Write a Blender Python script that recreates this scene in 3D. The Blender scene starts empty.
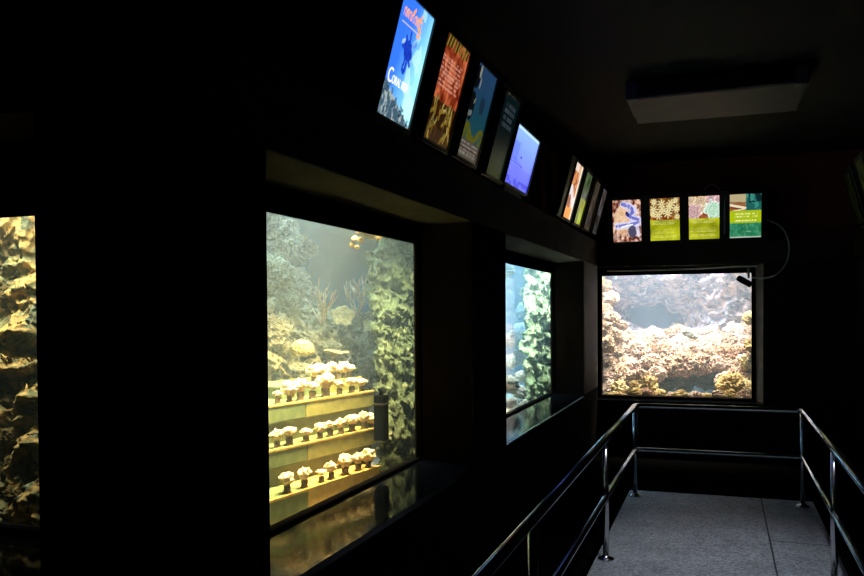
import bpy, bmesh, math, random
import numpy as np
from mathutils import Vector, Matrix, noise, Quaternion
R0 = random.Random(11)
col = bpy.context.scene.collection
scn = bpy.context.scene

# ------------------------------------------------------------------ camera
FPX, YAW, PITCH, ROLL, CY, CAMZ = 810.3, .342349, -.01899, -.007598, 327.66, 1.65
_F = Vector((-math.sin(YAW)*math.cos(PITCH), math.cos(YAW)*math.cos(PITCH), math.sin(PITCH)))
_R = Vector((math.cos(YAW), math.sin(YAW), 0)); _U = _R.cross(_F)
CR = math.cos(ROLL)*_R + math.sin(ROLL)*_U
CU = -math.sin(ROLL)*_R + math.cos(ROLL)*_U
CF = _F
cd = bpy.data.cameras.new('camera'); cam = bpy.data.objects.new('camera', cd); col.objects.link(cam)
cd.sensor_width = 36; cd.lens = FPX/864*36; cd.shift_y = (CY-288)/864; cd.clip_start = .05
M = Matrix((CR, CU, -CF)).transposed().to_4x4(); M.translation = (0, 0, CAMZ); cam.matrix_world = M
scn.camera = cam

def on(px, py, ax, val):
    """point of the room seen at a picture position, on the plane axis=val"""
    d = CF + (px-432)/FPX*CR - (py-CY)/FPX*CU
    t = (val-(CAMZ if ax == 2 else 0))/d[ax]
    return Vector((0, 0, CAMZ)) + t*d
def depth(p): return (Vector(p)-Vector((0, 0, CAMZ))).dot(CF)

# ------------------------------------------------------------------ materials
def s2l(c):
    return tuple((x/12.92 if x <= .04045 else ((x+.055)/1.055)**2.4) for x in c)
def new_mat(name):
    m = bpy.data.materials.new(name); m.use_nodes = True
    nt = m.node_tree; return m, nt, nt.nodes['Principled BSDF']
def ND(nt, t, **kw):
    n = nt.nodes.new(t)
    for k, v in kw.items():
        if k in n.inputs: n.inputs[k].default_value = v
        else: setattr(n, k, v)
    return n
def ramp(nt, stops):
    r = nt.nodes.new('ShaderNodeValToRGB'); e = r.color_ramp.elements
    e[0].position, e[0].color = stops[0][0], (*stops[0][1], 1)
    e[1].position, e[1].color = stops[-1][0], (*stops[-1][1], 1)
    for p, c in stops[1:-1]:
        q = e.new(p); q.color = (*c, 1)
    return r
def paint(name, c1, c2, rough=.6, scale=6, bump=.15, metal=0, spec=.5, rvar=0):
    m, nt, b = new_mat(name); L = nt.links
    tc = ND(nt, 'ShaderNodeTexCoord')
    n = ND(nt, 'ShaderNodeTexNoise', Scale=scale, Detail=6., Roughness=.6); L.new(tc.outputs['Object'], n.inputs['Vector'])
    r = ramp(nt, [(.35, c1), (.68, c2)]); L.new(n.outputs['Fac'], r.inputs['Fac']); L.new(r.outputs['Color'], b.inputs['Base Color'])
    b.inputs['Roughness'].default_value = rough; b.inputs['Metallic'].default_value = metal
    b.inputs['Specular IOR Level'].default_value = spec
    if rvar:
        mr = ND(nt, 'ShaderNodeMapRange'); mr.inputs['To Min'].default_value = rough; mr.inputs['To Max'].default_value = rough+rvar
        L.new(n.outputs['Fac'], mr.inputs['Value']); L.new(mr.outputs['Result'], b.inputs['Roughness'])
    if bump:
        n2 = ND(nt, 'ShaderNodeTexNoise', Scale=scale*12, Detail=3.); L.new(tc.outputs['Object'], n2.inputs['Vector'])
        bp = ND(nt, 'ShaderNodeBump', Strength=bump, Distance=.004); L.new(n2.outputs['Fac'], bp.inputs['Height']); L.new(bp.outputs['Normal'], b.inputs['Normal'])
    return m
MAT = {}
MAT['black'] = paint('black_wall_paint', (.022, .018, .015), (.03, .025, .021), 1, 4, .2, spec=0)
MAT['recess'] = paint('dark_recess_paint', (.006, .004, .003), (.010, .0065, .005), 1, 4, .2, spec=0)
MAT['lit_jamb'] = paint('window_lit_jamb_grey', (.07, .06, .05), (.11, .095, .078), .8, 9, .3, spec=.3)  # paler than the walls: light from the end window put into the colour
MAT['beam'] = paint('grey_beam_paint', (.034, .032, .025), (.056, .053, .042), .9, 3, .3, spec=.05)
MAT['maroon'] = paint('dark_red_wall_paint', (.17, .04, .027), (.22, .055, .036), .7, 2, .2, spec=.2)
MAT['ceiling'] = paint('black_ceiling_paint', (.008, .008, .008), (.012, .012, .012), .8, 3, .2, spec=.2)
MAT['sill'] = paint('black_granite', (.0025, .003, .004), (.005, .006, .008), .03, 9, .03, spec=.055, rvar=.03)
MAT['edge'] = paint('sill_edge_strip', (.35, .36, .36), (.45, .46, .46), .35, 30, .05, metal=.6)
MAT['steel'] = paint('stainless_steel', (.55, .55, .56), (.68, .68, .69), .16, 25, .02, metal=1)
MAT['housing'] = paint('black_lightbox_plastic', (.010, .010, .011), (.014, .014, .015), .4, 12, .1)
MAT['alu'] = paint('aluminium_edge', (.55, .56, .55), (.65, .66, .65), .3, 40, .03, metal=.8)
MAT['glint_strip'] = paint('white_edge_glint', (.78, .80, .78), (.85, .86, .85), .5, 30, .02)  # bright white imitating a highlight on the housing edge
MAT['white_plastic'] = paint('white_plastic', (.07, .07, .066), (.09, .09, .085), .6, 5, .05, spec=.2)
MAT['dark_plastic'] = paint('dark_plastic', (.012, .013, .013), (.02, .02, .02), .5, 20, .1)
MAT['cable'] = paint('white_cable', (.42, .43, .42), (.52, .53, .52), .5, 60, .05)
MAT['seal'] = paint('black_silicone', (.003, .003, .003), (.005, .005, .005), 1, 20, .1, spec=0)
MAT['tank'] = paint('murk_blue_tank_lining', (.05, .13, .24), (.09, .19, .30), .8, 2.5, .3, spec=.2)  # blue stands in for the murk of deep water
MAT['tank_dark'] = paint('dark_green_tank_lining', (.03, .045, .04), (.06, .075, .06), .8, 2.5, .3, spec=.2)
MAT['sand'] = paint('pale_sand', (.34, .30, .22), (.46, .41, .30), .9, 20, .6, spec=.1)
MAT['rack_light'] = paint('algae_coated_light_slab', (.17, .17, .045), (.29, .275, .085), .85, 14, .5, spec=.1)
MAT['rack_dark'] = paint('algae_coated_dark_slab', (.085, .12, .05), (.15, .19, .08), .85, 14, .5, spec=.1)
MAT['rack_orange'] = paint('orange_algae_slab', (.42, .26, .05), (.52, .38, .12), .85, 16, .5, spec=.1)
MAT['rack_back'] = paint('algae_coated_back_board', (.11, .12, .045), (.17, .175, .07), .9, 10, .4, spec=.1)
MAT['plug'] = paint('dark_frag_plug', (.09, .065, .035), (.20, .15, .08), .8, 60, .4, spec=.2)
MAT['cream'] = paint('cream_coral', (.82, .56, .26), (.92, .78, .50), .8, 40, .5, spec=.15)
MAT['pump'] = paint('black_pump_plastic', (.002, .003, .005), (.004, .006, .008), .9, 20, .1, spec=0)

# floor slabs : concrete with aggregate and thin joints
def floor_mat():
    m, nt, b = new_mat('grey_terrazzo_slabs'); L = nt.links
    tc = ND(nt, 'ShaderNodeTexCoord')
    n = ND(nt, 'ShaderNodeTexNoise', Scale=2.2, Detail=8., Roughness=.65); L.new(tc.outputs['Object'], n.inputs['Vector'])
    r = ramp(nt, [(.3, (.25, .265, .30)), (.7, (.40, .42, .46))]); L.new(n.outputs['Fac'], r.inputs['Fac'])
    v = ND(nt, 'ShaderNodeTexVoronoi', Scale=70.); L.new(tc.outputs['Object'], v.inputs['Vector'])
    vr = ramp(nt, [(.0, (.25, .25, .25)), (.5, (1, 1, 1)), (1, (1.6, 1.6, 1.6))]); L.new(v.outputs['Color'], vr.inputs['Fac'])
    mx = ND(nt, 'ShaderNodeMix', data_type='RGBA', blend_type='MULTIPLY'); mx.inputs[0].default_value = .8
    L.new(r.outputs['Color'], mx.inputs[6]); L.new(vr.outputs['Color'], mx.inputs[7])
    sp = ND(nt, 'ShaderNodeSeparateXYZ'); L.new(tc.outputs['Object'], sp.inputs[0])
    def near(out, val, w):
        a = ND(nt, 'ShaderNodeMath', operation='SUBTRACT'); L.new(out, a.inputs[0]); a.inputs[1].default_value = val
        c = ND(nt, 'ShaderNodeMath', operation='ABSOLUTE'); L.new(a.outputs[0], c.inputs[0])
        d = ND(nt, 'ShaderNodeMath', operation='LESS_THAN'); L.new(c.outputs[0], d.inputs[0]); d.inputs[1].default_value = w
        return d.outputs[0]
    jx = near(sp.outputs[0], .33, .006)
    jy = near(sp.outputs[1], 6.23, .007)
    gx = ND(nt, 'ShaderNodeMath', operation='GREATER_THAN'); L.new(sp.outputs[0], gx.inputs[0]); gx.inputs[1].default_value = .33
    jj = ND(nt, 'ShaderNodeMath', operation='MULTIPLY'); L.new(jy, jj.inputs[0]); L.new(gx.outputs[0], jj.inputs[1])
    js = ND(nt, 'ShaderNodeMath', operation='MAXIMUM'); L.new(jx, js.inputs[0]); L.new(jj.outputs[0], js.inputs[1])
    m2 = ND(nt, 'ShaderNodeMix', data_type='RGBA'); L.new(js.outputs[0], m2.inputs[0]); L.new(mx.outputs[2], m2.inputs[6]); m2.inputs[7].default_value = (.05, .05, .055, 1)
    L.new(m2.outputs[2], b.inputs['Base Color']); b.inputs['Roughness'].default_value = .6
    bp = ND(nt, 'ShaderNodeBump', Strength=.25, Distance=.004); L.new(v.outputs['Distance'], bp.inputs['Height']); L.new(bp.outputs['Normal'], b.inputs['Normal'])
    return m
MAT['floor'] = floor_mat()

def glass_mat():
    m, nt, b = new_mat('clear_acrylic'); nt.nodes.remove(b); L = nt.links
    tr = ND(nt, 'ShaderNodeBsdfTransparent'); tr.inputs[0].default_value = (.95, .97, .97, 1)
    gl = ND(nt, 'ShaderNodeBsdfGlossy', Roughness=.02); ge = ND(nt, 'ShaderNodeNewGeometry')
    dt = ND(nt, 'ShaderNodeVectorMath', operation='DOT_PRODUCT'); L.new(ge.outputs['Normal'], dt.inputs[0]); L.new(ge.outputs['Incoming'], dt.inputs[1])
    ab = ND(nt, 'ShaderNodeMath', operation='ABSOLUTE'); L.new(dt.outputs['Value'], ab.inputs[0])
    om = ND(nt, 'ShaderNodeMath', operation='SUBTRACT'); om.inputs[0].default_value = 1; L.new(ab.outputs[0], om.inputs[1])
    pw = ND(nt, 'ShaderNodeMath', operation='POWER'); L.new(om.outputs[0], pw.inputs[0]); pw.inputs[1].default_value = 5
    fr = ND(nt, 'ShaderNodeMath', operation='MULTIPLY_ADD'); L.new(pw.outputs[0], fr.inputs[0]); fr.inputs[1].default_value = .9; fr.inputs[2].default_value = .02
    mx = ND(nt, 'ShaderNodeMixShader'); L.new(fr.outputs[0], mx.inputs[0]); L.new(tr.outputs[0], mx.inputs[1]); L.new(gl.outputs[0], mx.inputs[2])
    L.new(mx.outputs[0], nt.nodes['Material Output'].inputs['Surface']); return m
MAT['glass'] = glass_mat()
def water_mat(name, scat, dens, absorb, adens):
    m, nt, b = new_mat(name); nt.nodes.remove(b); L = nt.links
    a = ND(nt, 'ShaderNodeVolumeScatter', Density=dens, Anisotropy=.2); a.inputs['Color'].default_value = (*scat, 1)
    c = ND(nt, 'ShaderNodeVolumeAbsorption', Density=adens); c.inputs['Color'].default_value = (*absorb, 1)
    s = ND(nt, 'ShaderNodeAddShader'); L.new(a.outputs[0], s.inputs[0]); L.new(c.outputs[0], s.inputs[1])
    L.new(s.outputs[0], nt.nodes['Material Output'].inputs['Volume']); return m
def rock_mat(name, cols, scale=5., fine=38., bump=.8, spread=.35):
    """live rock: blotches of coralline colour, varied from rock to rock"""
    m, nt, b = new_mat(name); L = nt.links
    tc = ND(nt, 'ShaderNodeTexCoord'); oi = ND(nt, 'ShaderNodeObjectInfo')
    ad = ND(nt, 'ShaderNodeVectorMath', operation='ADD'); L.new(tc.outputs['Object'], ad.inputs[0])
    sc = ND(nt, 'ShaderNodeMath', operation='MULTIPLY'); L.new(oi.outputs['Random'], sc.inputs[0]); sc.inputs[1].default_value = 37.
    L.new(sc.outputs[0], ad.inputs[1])
    n = ND(nt, 'ShaderNodeTexNoise', Scale=scale, Detail=7., Roughness=.7); L.new(ad.outputs[0], n.inputs['Vector'])
    sh = ND(nt, 'ShaderNodeMath', operation='MULTIPLY_ADD'); L.new(oi.outputs['Random'], sh.inputs[0]); sh.inputs[1].default_value = spread; sh.inputs[2].default_value = -spread/2
    su = ND(nt, 'ShaderNodeMath', operation='ADD'); L.new(n.outputs['Fac'], su.inputs[0]); L.new(sh.outputs[0], su.inputs[1])
    k = len(cols); r = ramp(nt, [(.28+.44*i/(k-1), c) for i, c in enumerate(cols)]); L.new(su.outputs[0], r.inputs['Fac'])
    v = ND(nt, 'ShaderNodeTexVoronoi', Scale=fine); L.new(ad.outputs[0], v.inputs['Vector'])
    vr = ramp(nt, [(0, (.55, .55, .55)), (1, (1.35, 1.35, 1.35))]); L.new(v.outputs['Color'], vr.inputs['Fac'])
    mx = ND(nt, 'ShaderNodeMix', data_type='RGBA', blend_type='MULTIPLY'); mx.inputs[0].default_value = .7
    L.new(r.outputs['Color'], mx.inputs[6]); L.new(vr.outputs['Color'], mx.inputs[7]); L.new(mx.outputs[2], b.inputs['Base Color'])
    b.inputs['Roughness'].default_value = .9; b.inputs['Specular IOR Level'].default_value = .1
    bp = ND(nt, 'ShaderNodeBump', Strength=bump, Distance=.02); L.new(v.outputs['Distance'], bp.inputs['Height']); L.new(bp.outputs['Normal'], b.inputs['Normal'])
    return m
MAT['rock_olive'] = rock_mat('olive_live_rock', [(.04, .045, .03), (.20, .17, .08), (.10, .11, .07), (.30, .27, .16), (.10, .12, .07)], 9, 22)
MAT['rock_green'] = rock_mat('green_lacy_rock', [(.025, .035, .02), (.10, .115, .05), (.045, .06, .03), (.19, .19, .09), (.07, .08, .04)], 9, 22, .8, .12)
MAT['rock_orange'] = rock_mat('orange_live_rock', [(.03, .04, .025), (.20, .15, .045), (.07, .085, .045), (.38, .24, .07), (.05, .07, .045), (.20, .18, .09)], 7, 24, 1., .12)
MAT['rock_teal'] = rock_mat('teal_live_rock', [(.045, .085, .055), (.25, .30, .15), (.08, .135, .08), (.46, .47, .28), (.15, .21, .12)], 9, 22, .8, .12)
MAT['rock_white'] = rock_mat('pale_live_rock', [(.40, .42, .40), (.72, .72, .66), (.85, .84, .80), (.35, .40, .36)], 7, 30)
MAT['rock_pink'] = rock_mat('pink_live_rock', [(.06, .035, .03), (.58, .33, .20), (.16, .09, .08), (.84, .66, .46), (.40, .20, .20), (.90, .80, .66)], 8, 16)
MAT['rock_haze'] = rock_mat('haze_tinted_pink_rock', [(.12, .14, .22), (.74, .52, .48), (.20, .22, .32), (.92, .80, .74), (.26, .27, .36)], 4, 8, .6, .1)  # light on the ledges and water haze mixed into the rock colour
MAT['rock_yellow'] = rock_mat('yellow_live_rock', [(.28, .18, .06), (.76, .56, .24), (.44, .30, .11), (.90, .76, .44), (.6, .42, .18)], 10, 22)
MAT['brain'] = rock_mat('tan_brain_coral', [(.36, .27, .09), (.50, .40, .15), (.42, .32, .12)], 5, 55)
MAT['plate'] = rock_mat('yellow_plate_coral', [(.17, .13, .045), (.28, .21, .08), (.21, .165, .06)], 5, 60, .4)
MAT['staghorn'] = rock_mat('pale_staghorn_coral', [(.20, .15, .09), (.36, .28, .17), (.28, .22, .14)], 5, 60, .4)

# ------------------------------------------------------------------ mesh helpers
def obj(name, bm, mat, parent=None, smooth=False):
    me = bpy.data.meshes.new(name)
    if isinstance(bm, bmesh.types.BMesh):
        if smooth:
            for f in bm.faces: f.smooth = True
        bm.to_mesh(me); bm.free()
    else: me = bm
    for mm in (mat if isinstance(mat, (list, tuple)) else [mat]): me.materials.append(mm)
    o = bpy.data.objects.new(name, me); col.objects.link(o)
    if parent: o.parent = parent
    return o
def tag(o, label=None, cat=None, group=None, kind=None):
    for k, v in (('label', label), ('category', cat), ('group', group), ('kind', kind)):
        if v: o[k] = v
    return o
def thing(name, loc, label, cat, group=None):
    o = bpy.data.objects.new(name, None); col.objects.link(o); o.location = loc; o.empty_display_size = .05
    return tag(o, label, cat, group)
def struct(name, bm, mat, parent=None, smooth=False):
    return tag(obj(name, bm, mat, parent, smooth), kind='structure')
def B(): return bmesh.new()
def box(bm, x0, x1, y0, y1, z0, z1, bev=0):
    t = bmesh.new()
    bmesh.ops.create_cube(t, size=1)
    for v in t.verts: v.co = Vector((x0+(v.co.x+.5)*(x1-x0), y0+(v.co.y+.5)*(y1-y0), z0+(v.co.z+.5)*(z1-z0)))
    if bev: bmesh.ops.bevel(t, geom=t.edges[:], offset=bev, segments=2, affect='EDGES', profile=.5)
    merge(bm, t); return bm
def merge(bm, t):
    me = bpy.data.meshes.new('tmp'); t.to_mesh(me); t.free(); bm.from_mesh(me); bpy.data.meshes.remove(me)
def prism(bm, pts, axis, a, b):
    """extrude polygon pts (2-D, in the two other axes in order) along axis from a to b"""
    def mk(p, w):
        q = list(p); q.insert(axis, w); return Vector(q)
    va = [bm.verts.new(mk(p, a)) for p in pts]; vb = [bm.verts.new(mk(p, b)) for p in pts]
    bm.faces.new(va); bm.faces.new(vb[::-1])
    for i in range(len(pts)):
        j = (i+1) % len(pts); bm.faces.new((va[j], va[i], vb[i], vb[j]))
    bmesh.ops.recalc_face_normals(bm, faces=bm.faces[:]); return bm
def tube(bm, path, rad, n=12, cap=True):
    path = [Vector(p) for p in path]; rads = rad if isinstance(rad, (list, tuple)) else [rad]*len(path)
    rings = []; up = None
    for i, p in enumerate(path):
        d = (path[min(i+1, len(path)-1)]-path[max(i-1, 0)]).normalized()
        if up is None:
            up = Vector((0, 0, 1)) if abs(d.z) < .9 else Vector((1, 0, 0))
        s = d.cross(up).normalized(); up = s.cross(d).normalized()
        rings.append([bm.verts.new(p+rads[i]*(math.cos(2*math.pi*k/n)*s+math.sin(2*math.pi*k/n)*up)) for k in range(n)])
    for a, b in zip(rings, rings[1:]):
        for k in range(n):
            f = bm.faces.new((a[k], a[(k+1) % n], b[(k+1) % n], b[k])); f.smooth = True
    if cap: bm.faces.new(rings[0][::-1]); bm.faces.new(rings[-1])
    return bm
def bend(pts, r=.06, n=6):
    """round the inner corners of a polyline"""
    pts = [Vector(p) for p in pts]; out = [pts[0]]
    for a, b, c in zip(pts, pts[1:], pts[2:]):
        u = b+(a-b).normalized()*r; w = b+(c-b).normalized()*r
        for i in range(n+1):
            t = i/n; out.append((1-t)**2*u+2*t*(1-t)*b+t*t*w)
    return out+[pts[-1]]
def lathe(bm, prof, n=20, at=(0, 0, 0)):
    rings = []
    for r, z in prof:
        rings.append([bm.verts.new((at[0]+r*math.cos(2*math.pi*k/n), at[1]+r*math.sin(2*math.pi*k/n), at[2]+z)) for k in range(n)])
    for a, b in zip(rings, rings[1:]):
        for k in range(n): bm.faces.new((a[k], a[(k+1) % n], b[(k+1) % n], b[k])).smooth = True
    bm.faces.new(rings[0][::-1]); bm.faces.new(rings[-1]); return bm

# ------------------------------------------------------------------ room shell
LB, LG = 1.42, 1.80          # front plane of the left pillars, plane of the left panes
YB, YG = 10.0, 10.3          # front plane of the end beam, plane of the end pane
ZS, ZT, ZC = .712, 2.2, 3.46 # sill, soffit, ceiling
GT, GBt = 2.09, .724         # top and bottom of the left glass
BT = 2.50                    # top of the ledge
Y1 = 1.70                    # front plane of the pillar turning the corner
XR = 1.40
P1R, P2L, P2R, P3L = 2.35, 4.74, 5.53, 8.95
bm = B(); box(bm, -.79, .745, -2.2, 7.62, -.08, 0, .006); floor = struct('floor', bm, MAT['floor'])
bm = B(); box(bm, -6.2, XR+.6, -2.4, 10.4, -.2, -.08); struct('floor_surround', bm, MAT['seal'])
bm = B(); box(bm, -6.2, XR+.6, -2.4, 10.6, ZC, ZC+.1); struct('ceiling', bm, MAT['ceiling'])
# left wall: low wall, pillars, head over the panes
bm = B()
box(bm, -LG-.02, -LB, Y1, YB, -.08, ZS-.03)
box(bm, on(38, 400, 1, Y1)[0], -LB, 1.70, P1R, ZS-.03, ZT)        # corner pillar
prism(bm, [(-LB, P2L), (-LG, P2L+.10), (-LG-.05, P2L+.11), (-LG-.05, P2R), (-LB, P2R)], 2, ZS-.03, ZT)
prism(bm, [(-LB, P3L), (-LG, P3L+.30), (-LG-.05, P3L+.31), (-LG-.05, YB-.02), (-LB, YB-.02)], 2, ZS-.03, ZT)
wl = struct('wall_left', bm, MAT['black'])
bm = B()
for y0, y1 in ((P1R, P2L+.1), (P2R, P3L+.3)):
    box(bm, -LG-.05, -LG, y0, y1, GT, ZT)
box(bm, -LG-.05, -LG, P1R, 2.90, ZS, GT)
struct('wall_left_head', bm, MAT['seal'])
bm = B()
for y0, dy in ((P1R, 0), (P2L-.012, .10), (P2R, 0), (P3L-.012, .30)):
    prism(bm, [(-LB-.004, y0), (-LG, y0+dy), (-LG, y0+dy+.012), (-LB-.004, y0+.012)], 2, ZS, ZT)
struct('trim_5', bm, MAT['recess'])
bm = B(); box(bm, -LB, -LB+.006, P3L+.0, YB-.02, ZS+.02, ZT); struct('lit_pillar_face', bm, MAT['lit_jamb'])  # pale sheet over the last pillar, painted as if lit by the end window
bm = B(); box(bm, -LG-.02, -LG, Y1+.38, YB+.3, BT-.28, ZC); box(bm, -6, -LG, Y1+.38, Y1+.4, BT-.28, ZC); struct('wall_left_upper', bm, MAT['maroon'])
# ledge / beam : left run, side branch, end run, right run
bm = B(); box(bm, -LG, -LB, Y1, YB+.2, ZT, BT, .006); struct('trim_1', bm, MAT['beam'])
bm = B(); box(bm, -6, -LB-.01, Y1-.0, Y1+.38, ZT+.002, BT-.002, .006); struct('trim_2', bm, MAT['beam'])
bm = B(); box(bm, -LB-.02, XR+.3, YB, YG+.12, ZT-.02, BT-.06, .006); struct('trim_3', bm, MAT['beam'])
bm = B(); box(bm, XR-.04, XR+.36, -1, YB+.02, ZT, BT, .006); struct('trim_4', bm, MAT['black'])
# side branch wall with the first pane
XW = on(38, 400, 1, Y1)[0]; XGR = on(42, 370, 1, Y1+.38)[0]
Y1G = Y1+.38; G1B, G1T = .935, 1.985
bm = B()
box(bm, XW, -LB-.2, Y1, Y1G, -.08, ZT); box(bm, -6, XW, Y1, Y1G-.02, -.08, G1B-.03)
box(bm, XGR, -LG-.04, Y1G-.02, Y1G+.03, .5, ZT)
box(bm, -6, XGR, Y1G-.02, Y1G+.03, G1T, ZT)
struct('wall_side', bm, MAT['black'])
# end wall
GX0, GX1, G4B, G4T = -1.415, .346, .593, 2.093
bm = B()
box(bm, -LG, GX0-.005, YG-.03, YG+.1, -.08, ZT); box(bm, .46, XR+.5, YB, YG+.1, -.08, ZT)
box(bm, GX0-.01, .46, YG-.03, YG+.1, -.08, G4B-.005); box(bm, GX0-.01, .46, YG-.03, YG+.1, G4T+.005, ZT)
box(bm, GX1+.005, .46, YG-.03, YG+.1, G4B-.01, G4T+.01)
box(bm, -LB, .46, YB+.0, YG-.03, -.08, G4B-.03)
struct('wall_back', bm, MAT['black'])
bm = B(); prism(bm, [(.385, YG-.03), (.47, YB-.001), (.47, YG-.03)], 2, G4B-.02, ZT-.02); struct('trim_7', bm, MAT['lit_jamb'])
bm = B(); box(bm, -LG, XR+.5, YG, YG+.12, BT-.2, ZC); struct('wall_back_upper', bm, MAT['maroon'])
bm = B(); box(bm, XR, XR+.1, -2.4, YB, -.08, ZT); box(bm, XR+.36, XR+.46, -2.4, YB+.3, ZT-.1, ZC); struct('wall_right', bm, MAT['black'])
bm = B(); box(bm, -6.2, XR+.5, -2.4, -2.3, -.1, ZC); struct('wall_front', bm, MAT['black'])
bm = B(); box(bm, -6.1, -6, -2.4, 6, -.1, ZC); struct('wall_far_left', bm, MAT['black'])

# panes, seals and sills
def pane(n, bmg, frame, sill):
    w = struct('window_%d' % n, bmg, MAT['glass'])
    tag(obj('window_frame', frame, MAT['seal'], w), kind='structure')
    if sill:
        s = tag(obj('window_sill', sill[0], MAT['sill'], w), kind='structure')
        if sill[1]: tag(obj('sill_edge', sill[1], MAT['edge'], s), kind='structure')
def left_pane(n, y0, y1, g0, g1, sy0, sy1, edge):
    b = B(); box(b, -LG-.02, -LG-.005, g0, g1, GBt, GT)
    f = B()
    for a in ((g0, g1, GBt-.02, GBt+.001), (g0, g1, GT-.004, GT+.02), (g0-.02, g0+.003, GBt-.02, GT+.02), (g1-.003, g1+.02, GBt-.02, GT+.02)):
        box(f, -LG-.03, -LG+.006, *a)
    s = B(); prism(s, [(-LG, sy0+.012), (-LB-.001, sy0+.012), (-LB-.001, sy1-.012), (-LG, sy1+(.08 if sy1 < 6 else .28))], 2, ZS-.03, ZS)
    e = None
    if edge: e = B(); box(e, -LB-.012, -LB+.002, sy0+.012, sy1-.012, ZS-.008, ZS+.002)
    pane(n, b, f, (s, e))
left_pane(2, P1R, P2L, 2.90, 4.82, P1R, P2L, False)
left_pane(3, P2R, P3L, 6.30, 9.22, P2R, P3L, True)
b = B(); box(b, -5, XGR, Y1G+.005, Y1G+.02, G1B, G1T)
f = B(); box(f, -5, XGR, Y1G-.006, Y1G+.03, G1B-.03, G1B); box(f, -5, XGR, Y1G-.006, Y1G+.03, G1T, G1T+.03)
s = B(); box(s, -5, XW-.001, Y1, Y1G-.006, G1B-.06, G1B-.028)
pane(1, b, f, (s, None))
b = B(); box(b, GX0, GX1, YG+.005, YG+.02, G4B, G4T)
f = B()
for a in ((GX0-.05, GX0, G4B-.03, G4T+.03), (GX1, GX1+.04, G4B-.03, G4T+.03)): box(f, a[0], a[1], YG-.04, YG+.03, a[2], a[3])
box(f, GX0, GX1, YG-.04, YG+.03, G4T, G4T+.03); box(f, GX0, GX1, YG-.04, YG+.03, G4B-.03, G4B)
s = B(); box(s, -LB+.01, .44, YB, YG-.04, G4B-.05, G4B-.028); pane(4, b, f, (s, None))

# ------------------------------------------------------------------ tanks behind the panes
T1 = (-5, XGR+.1, Y1G+.03, 2.82, .60, 2.9)
T2 = (-4.3, -LG-.05, 2.88, 6.85, .45, 2.9)
T3 = (-4.6, -LG-.05, 6.92, 13.2, .30, 2.9)
T4 = (-1.76, .9, YG+.12, 13.4, .30, 2.9)
def shell(name, t, mat, open_side):
    x0, x1, y0, y1, z0, z1 = t; w = .025; b = B()
    box(b, x0-w, x1+w, y0-w, y1+w, z0-w, z0); box(b, x0-w, x1+w, y0-w, y1+w, z1, z1+w)
    box(b, x0-w, x0, y0, y1, z0, z1)
    box(b, x0, x1, y1, y1+w, z0, z1)
    if open_side == 'x': box(b, x0, x1, y0-w, y0, z0, z1)
    else: box(b, x1, x1+w, y0, y1, z0, z1)
    struct(name, b, mat)
shell('wall_side_tank', T1, MAT['tank_dark'], 'y'); shell('wall_left_tank', T2, MAT['tank'], 'x')
shell('wall_left_tank_far', T3, MAT['tank'], 'x'); shell('wall_back_tank', T4, MAT['tank'], 'y')
# blanking walls so tank light leaves only through the panes
b = B()
box(b, -LG-.052, -LG-.022, 2.80, 2.90, .3, 2.9); box(b, -LG-.052, -LG-.022, 4.89, 6.30, .3, 2.9); box(b, -LG-.052, -LG-.022, 9.27, 13.2, .3, 2.9)
box(b, -LG-.052, -LG-.022, 2.8, 13.2, GT, 2.92); box(b, -LG-.052, -LG-.022, 2.8, 13.2, .25, GBt)
box(b, -5, XGR+.15, Y1G+.022, Y1G+.05, G1T, 2.92); box(b, -5, XGR+.15, Y1G+.022, Y1G+.05, .55, G1B); box(b, XGR, XGR+.15, Y1G+.022, Y1G+.05, .55, 2.92)
box(b, -1.8, .95, YG+.102, YG+.125, G4T, 2.92); box(b, -1.8, .95, YG+.102, YG+.125, .28, G4B); box(b, -1.8, GX0, YG+.102, YG+.125, .28, 2.92); box(b, GX1, .95, YG+.102, YG+.125, .28, 2.92)
struct('wall_tank_front', b, MAT['seal'])
# sand beds
def sand(name, t, zf, label):
    x0, x1, y0, y1, z0, z1 = t; b = B()
    bmesh.ops.create_grid(b, x_segments=40, y_segments=40, size=.5)
    for v in b.verts:
        x, y = x0+(v.co.x+.5)*(x1-x0), y0+(v.co.y+.5)*(y1-y0)
        v.co = Vector((x, y, zf+.03*noise.noise((x*2, y*2, 1))))
    tag(obj(name, b, MAT['sand'], smooth=True), label, 'sand', kind='stuff')
sand('sand_bed', T2, .56, 'pale sand on the bottom of the tank with the coral steps')
sand('sand_bed', T3, .50, 'pale sand on the bottom of the narrow blue tank')
sand('sand_bed', T4, .36, 'pale sand on the bottom of the far end tank')
sand('sand_bed', T1, .80, 'sand on the bottom of the dark tank at the left edge')
# water
def water(t, mat, top, label):
    b = B(); box(b, t[0]+.01, t[1]-.004, t[2]+.01, t[3]-.01, t[4]+.01, top)
    tag(obj('water', b, mat), label, 'water', kind='stuff')
water(T2, water_mat('hazy_water', (.66, .88, 1.), .05, (.5, .82, .95), .06), 2.66, 'hazy blue grey water filling the tank with the coral steps')
water(T3, water_mat('blue_water', (.55, .82, 1.), .06, (.4, .85, .95), .08), 2.66, 'blue hazy water filling the narrow tank before the end wall')
water(T4, water_mat('milky_water', (.64, .83, 1.), .085, (.6, .86, .95), .05), 2.66, 'milky pale blue water filling the far end tank')
water(T1, water_mat('green_water', (.7, .9, .8), .05, (.6, .85, .8), .08), 2.66, 'greenish water filling the dark tank at the left edge')

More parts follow.
